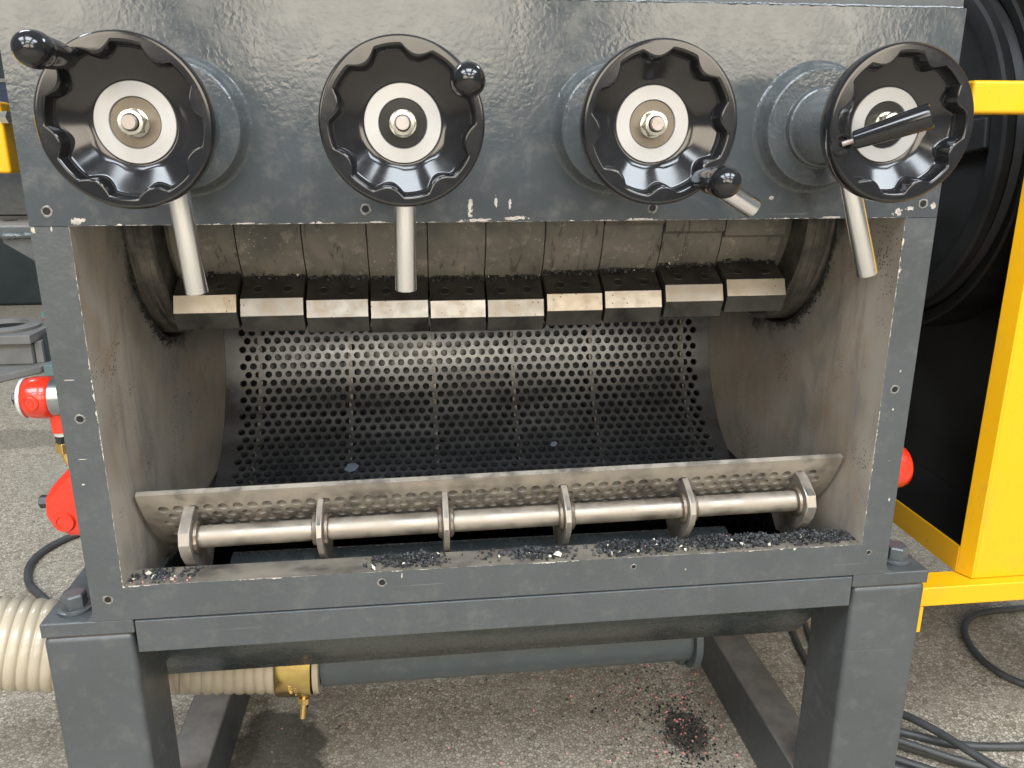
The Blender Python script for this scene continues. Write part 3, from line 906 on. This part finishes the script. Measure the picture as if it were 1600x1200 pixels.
# --- spindle bosses, clamp levers and handwheels
HZ = 0.088
WHEELS = [(-0.3, 127, 'ball', 15), (-0.1, 30, 'ball', 32), (0.1, 308, 'ball', 5), (0.3, 197, 'fold', 22)]
LEVER = [(-0.2895, -0.0565), (-0.1035, -0.0575), (0.2255, 0.0137), (0.3468, -0.0505)]
YF = -0.155                     # front plane of the rims
def dish_mesh(lobe0):
    N = 240
    mb = MB()
    def rin(t):
        ph = (math.degrees(t) - lobe0 + 22.5) % 45 - 22.5
        x = max(0.0, 1 - (ph / 12.0) ** 2)
        return 0.0547 - 0.0066 * x
    rings = []
    spec = [('a', 0.030, 0.040), ('a', 0.044, 0.028), ('a', 0.052, 0.0185), ('a', 0.0590, 0.0195), ('a', 0.0612, 0.0175), ('a', 0.0622, 0.0135), ('a', 0.0625, 0.009), ('a', 0.0624, 0.004), ('a', 0.0618, 0.0014), ('a', 0.0608, 0.0002), ('a', 0.0595, 0.0), ('a', 0.0590, 0.0), ('i', 0.0018, 0.0),
            ('i', 0.0012, 0.0), ('i', 0.0003, 0.0003), ('i', -0.0003, 0.0010), ('c', -0.0010, -0.0022), ('c', -0.0018, -0.0006), ('c', -0.0030, 0.0), ('c', -0.0036, 0.0), ('m', 0.6, 0), ('m', 0.3, 0), ('a', 0.0315, 0.0262), ('a', 0.0305, 0.0262), ('a', 0.0302, 0.0275), ('a', 0.010, 0.0275)]
    for kind, p, q in spec:
        rg = []
        for i in range(N):
            t = 2 * pi * i / N
            if kind == 'a': r, y = p, q
            elif kind == 'i': r, y = rin(t) + p, q
            elif kind == 'c':
                r = rin(t) + p
                y = 0.0262 - 0.50 * (r - 0.0315) + q
            else:
                ro = rin(t) - 0.0036
                r = 0.0315 + (ro - 0.0315) * p
                y = 0.0262 - 0.50 * (r - 0.0315)
            rg.append((r * cos(t), y, r * sin(t)))
        rings.append(rg)
    for rg in rings: mb.v += rg
    for j in range(len(rings) - 1):
        for i in range(N):
            i2 = (i + 1) % N
            mb.f.append((j * N + i, j * N + i2, (j + 1) * N + i2, (j + 1) * N + i)); mb.m.append(0)
    return mb
grip_prof = [(0.0, 0.0), (0.0068, 0.0), (0.0074, 0.002), (0.0086, 0.010), (0.0098, 0.022), (0.0104, 0.034), (0.0103, 0.042), (0.0101, 0.0445), (0.0112, 0.0462), (0.0119, 0.050), (0.0120, 0.054), (0.0115, 0.059), (0.0100, 0.0635), (0.0075, 0.0668), (0.0040, 0.0687), (0.0, 0.0693)]
WLAB = ['handwheel whose ball grip sticks out at its upper left', 'handwheel seen straight on with grip at its upper right', 'handwheel with ball grip at its lower right', 'handwheel with its grip folded across the hub']
for k, (wx, ga, kind, lobe0) in enumerate(WHEELS):
    boss = part('spindle_boss', MB().lathe([(0.0625, 0.0), (0.0605, -0.0015), (0.0585, -0.004), (0.0578, -0.006), (0.0570, -0.0075), (0.0562, -0.009), (0.0555, -0.016), (0.0545, -0.0185), (0.0530, -0.0195), (0.0385, -0.0195), (0.0375, -0.0205), (0.0365, -0.026), (0.0350, -0.027), (0.012, -0.027)], (wx, 0, HZ), (0, 1, 0), 72), M_BOSS, gran, smooth=28)
    part('sleeve', MB().lathe([(0.0330, -0.0268), (0.0330, -0.098), (0.0322, -0.0995), (0.0305, -0.0995), (0.0295, -0.125), (0.01, -0.125)], (wx, 0, HZ), (0, 1, 0), 56, mats=[0, 0, 1, 1, 1]), [M_SLEEVE, M_BLACK], boss, smooth=30)
    # clamp lever rod
    ex, ez = LEVER[k]
    p0 = Vector((wx, -0.050, HZ)); p1 = Vector((ex, -0.050, ez))
    dd = (p1 - p0).normalized()
    st = p0 + dd * 0.030
    L = (p1 - st).length
    rod = part('clamp_lever', MB().lathe([(0.006, 0.0), (0.0098, 0.0), (0.0098, L - 0.0012), (0.0090, L), (0.0, L)], (0, 0, 0), (0, 0, 1), 36), M_ROD, gran, st, smooth=40)
    rod.rotation_euler = dd.to_track_quat('Z', 'Y').to_euler()
    hub = (wx, YF, HZ)
    w = part('handwheel', dish_mesh(lobe0), M_BLACK, gran, hub, smooth=32)
    w['label'] = WLAB[k]
    part('hub_plate', MB().lathe([(0.0185, 0.0268), (0.0188, 0.0252), (0.0192, 0.0248), (0.0296, 0.0248), (0.0301, 0.0254), (0.0302, 0.0272)], (0, 0, 0), (0, 1, 0), 72), M_ZINC, w, hub)
    part('washer', MB().lathe([(0.008, 0.0262), (0.0182, 0.0262), (0.0185, 0.0268)], (0, 0, 0), (0, 1, 0), 56), M_DARKW if k in (1, 3) else M_BROWN, w, hub)
    part('nut_washer', MB().lathe([(0.006, 0.0235), (0.0103, 0.0235), (0.0108, 0.0242), (0.0108, 0.0262)], (0, 0, 0), (0, 1, 0), 40), M_NUT, w, hub)
    nutm = MB()
    ra = radians((12, 0, 8, 20)[k])
    hexr = 0.0103
    rings = []
    for y, cham in ((0.0235, 0), (0.0150, 0), (0.0133, 1), (0.0131, 2)):
        rg = []
        for i in range(36):
            t = 2 * pi * i / 36 + ra
            loc = (t - ra) % (pi / 3) - pi / 6
            rh = hexr * cos(pi / 6) / cos(loc)
            if cham == 1: rh = min(rh, hexr * cos(pi / 6) * 1.0)
            if cham == 2: rh = 0.0066
            rg.append((rh * cos(t), y, rh * sin(t)))
        rings.append(rg)
    for rg in rings: nutm.v += rg
    for j in range(3):
        for i in range(36):
            i2 = (i + 1) % 36
            nutm.f.append((j * 36 + i, j * 36 + i2, (j + 1) * 36 + i2, (j + 1) * 36 + i)); nutm.m.append(0)
    part('nut', nutm, M_NUT, w, hub, smooth=25)
    part('stud', MB().lathe([(0.0056, 0.014), (0.0056, 0.0095), (0.0050, 0.0087), (0.0, 0.0087)], (0, 0, 0), (0, 1, 0), 28), M_STUD, w, hub)
    gx, gz = 0.0535 * cos(radians(ga)), 0.0535 * sin(radians(ga))
    if kind == 'ball':
        part('grip', MB().lathe(grip_prof, (gx, -0.0005, gz), (0, -1, 0), 36), M_GRIP, w, hub, smooth=40)
    else:
        e0 = Vector((gx, -0.001, gz)); e1 = Vector((0.002, -0.036, 0.006))
        ax = (e1 - e0).normalized()
        gp = [(0.0, 0.010), (0.0062, 0.010), (0.0072, 0.0108), (0.0080, 0.024), (0.0092, 0.045), (0.0098, 0.0630), (0.0096, 0.0655), (0.0085, 0.0665), (0.0, 0.0665)]
        part('grip', MB().lathe(gp, e0, ax, 32), M_GRIP, w, hub, smooth=40)
        part('grip_pivot', MB().cyl(e0 + ax * 0.001, e0 + ax * 0.012, 0.0022, n=14), M_STUD, w, hub)
        part('pivot_socket', MB().lathe([(0.0085, -0.0002), (0.0085, -0.0016), (0.0062, -0.0016), (0.0060, 0.001), (0.0, 0.001)], (gx, 0.0, gz), (0, 1, 0), 28, mats=[0, 0, 0, 1]), [M_BLACK, M_DARK], w, hub)

# --- bracket on the left flank
br = part('side_bracket', MB().box(-0.60, -0.4575, 0.10, 0.28, -0.018, -0.008), M_PAINT, gran, bevel=0.002)
part('gusset', MB().prism([(-0.4455, -0.0185), (-0.517, -0.0185), (-0.517, -0.026), (-0.4455, -0.075)], 'y', 0.102, 0.112), M_PAINT, br, bevel=0.001)
wp = [(-0.517 + i * 0.0715 / 30, 0.0995, -0.0185 + 0.001 * random.random()) for i in range(31)]
part('weld_seam', MB().tube(wp, [0.0028 + 0.001 * random.random() for _ in wp], 8), M_BOSS, br)
part('bracket_block', MB().box(-0.62, -0.4575, 0.225, 0.40, -0.0075, 0.062), M_PAINT, br, bevel=0.002)
part('bracket_hole', MB().lathe([(0.0, 0.0), (0.0075, 0.0)], (-0.535, 0.165, -0.0077), (0, 0, 1), 24), M_DARK, br, fix=False)

# --- red pneumatic vibrators / unions on both flanks
f1 = part('red_fitting', MB().lathe([(0.0, 0.0), (0.0185, 0.0), (0.0222, 0.003), (0.0236, 0.009), (0.0238, 0.020), (0.0228, 0.0275), (0.0205, 0.030)], (-0.5290, 0.12, -0.1985), (1, 0, 0), 40), M_RED, gran, smooth=40)
part('collar', MB().cyl((-0.4995, 0.12, -0.1985), (-XO - 0.0005, 0.12, -0.1985), 0.0218, n=40), M_SLEEVE, f1)
part('end_ring', MB().lathe([(0.0, -0.0045), (0.0195, -0.0045), (0.0226, -0.002), (0.0226, 0.0012), (0.0, 0.0012)], (-0.5290, 0.12, -0.1985), (1, 0, 0), 40), M_WHITEM, f1)
part('end_bolt', MB().cyl((-0.5425, 0.12, -0.1985), (-0.533, 0.12, -0.1985), 0.0072, n=6), M_BOLT, f1, bevel=0.0006)
part('boss_mark', MB().lathe([(0.0, -0.0246), (0.0030, -0.0246), (0.0034, -0.0240), (0.0062, -0.0240), (0.0066, -0.0247), (0.0078, -0.0244), (0.0086, -0.0225)], (-0.5150, 0.12, -0.1985), (0, 1, 0), 28), M_RED, f1)
ex_ = -0.4965
part('elbow_boss', MB().cyl((ex_, 0.12, -0.2165), (ex_, 0.12, -0.2385), 0.0112, n=28), M_RED, f1)
part('nipple_washer', MB().cyl((ex_, 0.12, -0.2385), (ex_, 0.12, -0.2430), 0.0098, n=28), M_WHITEM, f1)
part('nipple', MB().cyl((ex_, 0.12, -0.2430), (ex_, 0.12, -0.2515), 0.0092, n=6), M_BOLT, f1)
part('brass_nut', MB().cyl((ex_, 0.12, -0.2515), (ex_, 0.12, -0.2640), 0.0108, n=6), M_BRASS, f1, bevel=0.001)
part('brass_elbow', MB().tube([(ex_, 0.12, -0.264), (ex_, 0.12, -0.270), (ex_ + 0.002, 0.12, -0.276), (ex_ + 0.007, 0.12, -0.2805), (ex_ + 0.014, 0.12, -0.2825), (ex_ + 0.03, 0.12, -0.2825), (-0.4446, 0.12, -0.2825)], 0.0056, 16), M_BRASS, f1)
bodyp = [(-0.4448, -0.258), (-0.476, -0.269), (-0.4932, -0.281), (-0.511, -0.299), (-0.521, -0.3135), (-0.523, -0.335), (-0.516, -0.351), (-0.500, -0.3615), (-0.4448, -0.3625)]
f2 = part('red_fitting', MB().prism(bodyp, 'y', 0.098, 0.150), M_RED, gran, bevel=0.009, seg=4)
part('end_bolt', MB().cyl((-0.5345, 0.122, -0.325), (-0.5225, 0.122, -0.325), 0.0080, n=6), M_BOLT, f2, bevel=0.0006)
part('boss_mark', MB().lathe([(0.0, -0.0014), (0.0070, -0.0014), (0.0078, -0.0028), (0.0110, -0.0028), (0.0130, 0.0)], (-0.502, 0.098, -0.341), (0, 1, 0), 28), M_RED, f2)
part('rear_lobe', MB().lathe([(0.0, 0.0), (0.020, 0.0), (0.026, 0.005), (0.027, 0.015), (0.025, 0.03)], (-0.512, 0.178, -0.322), (1, 0, 0), 32), M_RED, f2)
f3 = part('red_fitting', MB().lathe([(0.0, 0.0), (0.022, 0.0), (0.027, -0.004), (0.029, -0.012), (0.029, -0.028), (0.026, -0.10)], (0.5490, 0.15, -0.342), (1, 0, 0), 40), M_RED, gran, smooth=40)

# ------------------------------------------------------------------ hose and clamp
hp = []
ctrl = [(-0.262, 0.24, -0.625), (-0.30, 0.24, -0.622), (-0.38, 0.238, -0.614), (-0.47, 0.23, -0.600), (-0.56, 0.218, -0.580), (-0.66, 0.20, -0.555), (-0.76, 0.18, -0.52), (-0.86, 0.16, -0.48), (-0.96, 0.15, -0.44)]
def catmull(P, n):
    P = [Vector(p) for p in P]
    out = []
    for i in range(len(P) - 1):
        a, b, c, d = P[max(i - 1, 0)], P[i], P[i + 1], P[min(i + 2, len(P) - 1)]
        for k in range(n):
            t = k / n
            out.append(0.5 * ((2 * b) + (c - a) * t + (2 * a - 5 * b + 4 * c - d) * t * t + (3 * b - a - 3 * c + d) * t ** 3))
    out.append(P[-1])
    return out
path = catmull(ctrl, 80)
rad = []
s = 0.0
for i, p in enumerate(path):
    if i: s += (p - path[i - 1]).length
    ph = (s / 0.0142) % 1.0
    rad.append(0.0560 + 0.0038 * (abs(sin(pi * ph)) ** 0.42))
hose = part('suction_hose', MB().tube(path, rad, 48), M_HOSE, None, smooth=60)
tag(hose, 'ribbed beige suction hose running behind the left leg', 'hose')
cl = part('hose_clamp', MB().lathe([(0.0600, 0.0), (0.0622, 0.0), (0.0632, 0.002), (0.0632, 0.046), (0.0622, 0.048), (0.0600, 0.048)], (-0.304, 0.24, -0.6215), (1, -0.005, -0.07), 56), M_CLAMP, smooth=30)
tag(cl, 'yellow zinc plated band clamp round the end of the beige hose', 'clamp')
part('hose_end', MB().lathe([(0.0455, 0.0), (0.0590, 0.0), (0.0600, 0.003), (0.0590, 0.008), (0.0455, 0.009)], (-0.2545, 0.24, -0.6255), (1, 0, -0.05), 48), M_HOSE, hose)
part('end_gap_ring', MB().lathe([(0.0455, 0.0), (0.0570, 0.0), (0.0570, 0.0035), (0.0455, 0.0035)], (-0.2585, 0.24, -0.6253), (1, 0, -0.05), 48), M_DARK, hose)  # black ring stands in for the shaded gap beside the hose end
sc_ = part('clamp_screw', MB().cyl((-0.272, 0.214, -0.681), (-0.276, 0.207, -0.713), 0.0045, n=14), M_BRASS, cl)
part('screw_nut', MB().cyl((-0.2725, 0.213, -0.684), (-0.2738, 0.211, -0.692), 0.0085, n=6), M_BRASS, cl, bevel=0.0006)
# illegible stamping pressed into the band, two short columns
for cxx, angs in ((-0.2845, (196, 201, 206, 211)), (-0.2775, (200, 205, 210, 215, 219))):
    for a in angs:
        t = radians(a)
        cc = Vector((cxx, 0.24 + 0.0632 * cos(t), -0.6228 + 0.0632 * sin(t)))
        e1 = Vector((0, -sin(t), cos(t))); e3 = Vector((0, cos(t), sin(t)))
        v = []
        for h in (-0.0004, 0.0005):
            for p, q in ((-1, -1), (1, -0.6), (1, 1), (-1, 0.5)):
                v.append(cc + Vector((1, 0, 0)) * p * 0.0021 + e1 * q * 0.0016 + e3 * h)
        part('stamp_mark', MB().add(v, [(3, 2, 1, 0), (4, 5, 6, 7), (0, 1, 5, 4), (1, 2, 6, 5), (2, 3, 7, 6), (3, 0, 4, 7)]), M_BRASS, cl)

# ------------------------------------------------------------------ yellow belt guard with pulley (right)
guard = empty('belt_guard', (0.75, 0.35, ZF))
tag(guard, 'bright yellow sheet steel belt guard standing right of the granulator', 'belt guard')
part('front_cover', MB().box(0.6400, 1.25, 0.10, 0.104, -0.49, 0.62), M_YELLOW, guard, bevel=0.0015)
part('edge_return', MB().prism([(0.6365, 0.0998), (0.6275, 0.119), (0.6310, 0.119), (0.6400, 0.1001)], 'z', -0.489, 0.62), M_YELLOW, guard)
part('bottom_flange', MB().prism([(0.120, -0.489), (0.120, -0.452), (0.815, -0.452), (0.815, -0.489)], 'x', 0.6265, 0.630), M_YELLOW, guard)
part('bottom_plate', MB().box(0.6405, 1.25, 0.1045, 0.819, -0.489, -0.486), M_GUARD_IN, guard)
part('shading_top_cover', MB().box(0.46, 1.25, 0.1, 0.824, 0.621, 0.625), M_YELLOW, guard)  # unseen cover, added to darken the pulley inside the guard
part('back_cover', MB().box(0.46, 1.25, 0.82, 0.824, -0.49, 0.62), M_GUARD_IN, guard)
part('inner_panel', MB().box(0.80, 0.806, 0.105, 0.819, -0.485, 0.62), M_GUARD_IN, guard)
part('base_beam', MB().box(0.535, 1.25, 0.085, 0.125, -0.5185, -0.4905), M_YELLOW, guard, bevel=0.002)
part('base_tab', MB().box(0.5535, 0.5625, 0.0845, 0.088, -0.556, -0.5187), M_YELLOW, guard)
part('cross_bar', MB().box(0.50, 1.2, 0.052, 0.084, 0.104, 0.138), M_YELLOW, guard, bevel=0.004)
for z in (-0.489,):
    part('guard_post', MB().box(1.15, 1.2, 0.11, 0.16, ZF, -0.4905), M_YELLOW, guard)
    part('guard_post', MB().box(0.66, 0.70, 0.60, 0.66, ZF, -0.4905), M_YELLOW, guard)
PX, PY, PZ = 0.66, 0.455, 0.06
pul = part('drive_pulley', MB().lathe([(0.03, -0.02), (0.05, -0.02), (0.055, 0.012), (0.210, 0.016), (0.221, 0.0), (0.227, -0.002), (0.246, -0.002), (0.250, 0.001), (0.250, 0.012), (0.243, 0.020), (0.250, 0.028), (0.243, 0.036), (0.250, 0.044), (0.250, 0.08), (0.03, 0.08)], (PX, PY, PZ), (1, 0, 0), 96), M_PULLEY, None, smooth=25)
tag(pul, 'large dark cast pulley behind the right side of the granulator', 'pulley')
for a in range(5):
    t = 2 * pi * a / 5 + 0.5
    d = Vector((0, cos(t), sin(t)))
    e = Vector((0, -sin(t), cos(t)))
    c = Vector((PX, PY, PZ))
    v = []
    for x in (-0.004, 0.0155):
        for r, w_ in ((0.05, 0.030), (0.216, 0.020)):
            v += [c + d * r + e * w_ + Vector((x, 0, 0)), c + d * r - e * w_ + Vector((x, 0, 0))]
    part('spoke', MB().add(v, [(0, 1, 3, 2), (4, 6, 7, 5), (0, 2, 6, 4), (1, 5, 7, 3), (0, 4, 5, 1), (2, 3, 7, 6)]), M_PULLEY, pul, bevel=0.003)
belt = part('drive_belt', MB().lathe([(0.256, 0.005), (0.272, 0.0), (0.275, 0.003), (0.275, 0.060), (0.256, 0.060)], (PX + 0.018, PY, PZ), (1, 0, 0), 96), M_PULLEY2, None, smooth=25)
tag(belt, 'black drive belt wrapped round the large dark pulley', 'belt')

# ------------------------------------------------------------------ yellow panel and far things on the left
yl = part('yellow_bar', MB().box(-0.90, -0.497, 0.10, 0.125, 0.044, 0.113), M_YELLOW, None, bevel=0.003)
tag(yl, 'yellow painted guard bar behind the upper left edge of the granulator', 'guard bar')
part('bar_bolt', MB().cyl((-0.4975, 0.103, 0.098), (-0.489, 0.100, 0.098), 0.0065, n=6), M_NUT, yl)

def cable(name, pts, r, label, grp=None, seg=14):
    o = part(name, MB().tube(catmull(pts, seg), r, 12), M_CABLE, None, smooth=60)
    tag(o, label, 'cable', grp)
    return o
zc = ZF + 0.0075
cable('floor_cable', [(-0.72, 0.62, zc), (-0.80, 0.72, zc), (-0.90, 0.83, zc), (-0.965, 0.91, zc), (-0.997, 1.00, zc), (-0.985, 1.08, zc), (-0.93, 1.15, zc), (-0.80, 1.20, zc), (-0.6, 1.22, zc)], 0.0085, 'dark cable looping on the floor left of the granulator')
def cpt(*p): return p
cable('loop_cable', [(1.25, 0.26, zc), (1.10, 0.27, zc), (1.0, 0.30, zc), (0.945, 0.35, zc), (0.935, 0.42, zc), (0.965, 0.50, zc), (1.03, 0.55, zc), (1.15, 0.56, zc)], 0.0064, 'single black cable loop lying apart at the right edge', 'cables on the floor')
cz = ZF + 0.0064
cable('coiled_cable', [(0.58, 0.29, cz), (0.68, 0.235, cz), (0.75, 0.20, cz), (0.85, 0.185, cz), (0.95, 0.185, cz), (1.08, 0.20, cz)], 0.0066, 'uppermost cable of the coil beside the right leg', 'cables on the floor')
cable('coiled_cable', [(0.57, 0.27, cz), (0.66, 0.205, cz + .001), (0.74, 0.155, cz), (0.83, 0.125, cz), (0.92, 0.12, cz), (1.05, 0.14, cz)], 0.0066, 'second cable of the coil beside the right leg', 'cables on the floor')
cable('coiled_cable', [(0.57, 0.262, cz + .017), (0.66, 0.19, cz + .017), (0.74, 0.135, cz + .016), (0.83, 0.108, cz + .014), (0.92, 0.108, cz + .01), (1.05, 0.12, cz)], 0.0058, 'thin cable lying on top of the coil beside the right leg', 'cables on the floor')
cable('coiled_cable', [(0.56, 0.235, cz), (0.64, 0.175, cz), (0.72, 0.12, cz), (0.80, 0.085, cz), (0.95, 0.07, cz)], 0.0066, 'third cable of the coil beside the right leg', 'cables on the floor')
cable('coiled_cable', [(0.56, 0.205, cz), (0.64, 0.15, cz), (0.70, 0.115, cz), (0.78, 0.08, cz), (0.88, 0.05, cz)], 0.0066, 'lowest cable of the coil beside the right leg', 'cables on the floor')
cable('slanting_cable', [(0.622, 0.40, cz), (0.635, 0.36, cz + .004), (0.66, 0.30, cz + .012), (0.70, 0.225, cz + .024), (0.735, 0.15, cz + .026), (0.77, 0.09, cz + .02), (0.82, 0.02, cz)], 0.0066, 'cable crossing slantwise over the coil at the right leg', 'cables on the floor')
cable('rear_cable', [(0.70, 0.95, zc), (0.675, 0.78, zc), (0.655, 0.66, zc), (0.632, 0.57, zc), (0.612, 0.48, zc), (0.60, 0.38, zc), (0.60, 0.30, zc)], 0.0058, 'left one of two thin cables on the floor behind the right leg', 'cables on the floor')
cable('rear_cable', [(0.725, 0.95, zc), (0.70, 0.78, zc), (0.683, 0.67, zc), (0.665, 0.58, zc), (0.645, 0.50, zc), (0.63, 0.42, zc)], 0.0055, 'right one of two thin cables on the floor behind the right leg', 'cables on the floor')

# grey cast pedestal with a bored ring
ped = part('cast_pedestal', MB().box(-2.02, -1.735, 2.78, 3.02, ZF + 0.03, ZF + 0.125), M_CAST, None, bevel=0.006)
tag(ped, 'grey cast pedestal with a round bored top on the far left floor', 'pedestal')
part('base_flange', MB().prism([(-2.08, 2.66), (-1.80, 2.60), (-1.69, 2.74), (-1.69, 3.06), (-2.08, 3.06)], 'z', ZF + 0.001, ZF + 0.029), M_CAST, ped, bevel=0.004)
part('side_web', MB().box(-1.730, -1.700, 2.80, 3.02, ZF + 0.030, ZF + 0.125), M_CAST, ped, bevel=0.003)
part('ring_top', MB().box(-2.06, -1.715, 2.74, 3.06, ZF + 0.126, ZF + 0.165), M_CAST, ped, bevel=0.005)
part('bore_ring', MB().lathe([(0.095, 0.0), (0.140, 0.0), (0.144, 0.012), (0.115, 0.022), (0.098, 0.021), (0.095, 0.0)], (-1.885, 2.90, ZF + 0.1655), (0, 0, 1), 48), M_CAST, ped)
part('bore', MB().lathe([(0.0, 0.002), (0.096, 0.002)], (-1.885, 2.90, ZF + 0.166), (0, 0, 1), 40), M_DARK, ped, fix=False)
td = part('teal_stand', MB().prism([(-1.800, ZF + 0.07), (-1.812, ZF + 0.185), (-1.79, ZF + 0.21), (-1.68, ZF + 0.21), (-1.68, ZF + 0.03), (-1.765, ZF + 0.03)], 'y', 3.08, 3.26), M_TEAL, None, bevel=0.005)
tag(td, 'pale teal machine piece with a red mark beside the grey pedestal', 'machine part')
part('red_mark', MB().box(-1.803, -1.786, 3.076, 3.079, ZF + 0.085, ZF + 0.165), M_RED, td)
part('teal_foot', MB().box(-1.655, -1.55, 2.68, 2.80, ZF + 0.001, ZF + 0.05), M_TEAL, td, bevel=0.004)
part('dark_web', MB().box(-1.70, -1.50, 2.82, 3.06, ZF + 0.001, ZF + 0.15), M_FARDARK, td)
fm = part('far_machine', MB().box(-4.2, -1.75, 4.35, 6.2, ZF + 0.001, 1.05), M_FARDARK, None, bevel=0.02)
tag(fm, 'dark machine body in the far left background', 'machine')
part('navy_band', MB().box(-4.19, -1.76, 4.34, 4.349, 0.30, 0.40), M_NAVY, fm)
part('pale_trim', MB().box(-4.19, -1.76, 4.335, 4.349, 0.405, 0.425), M_CAST, fm)
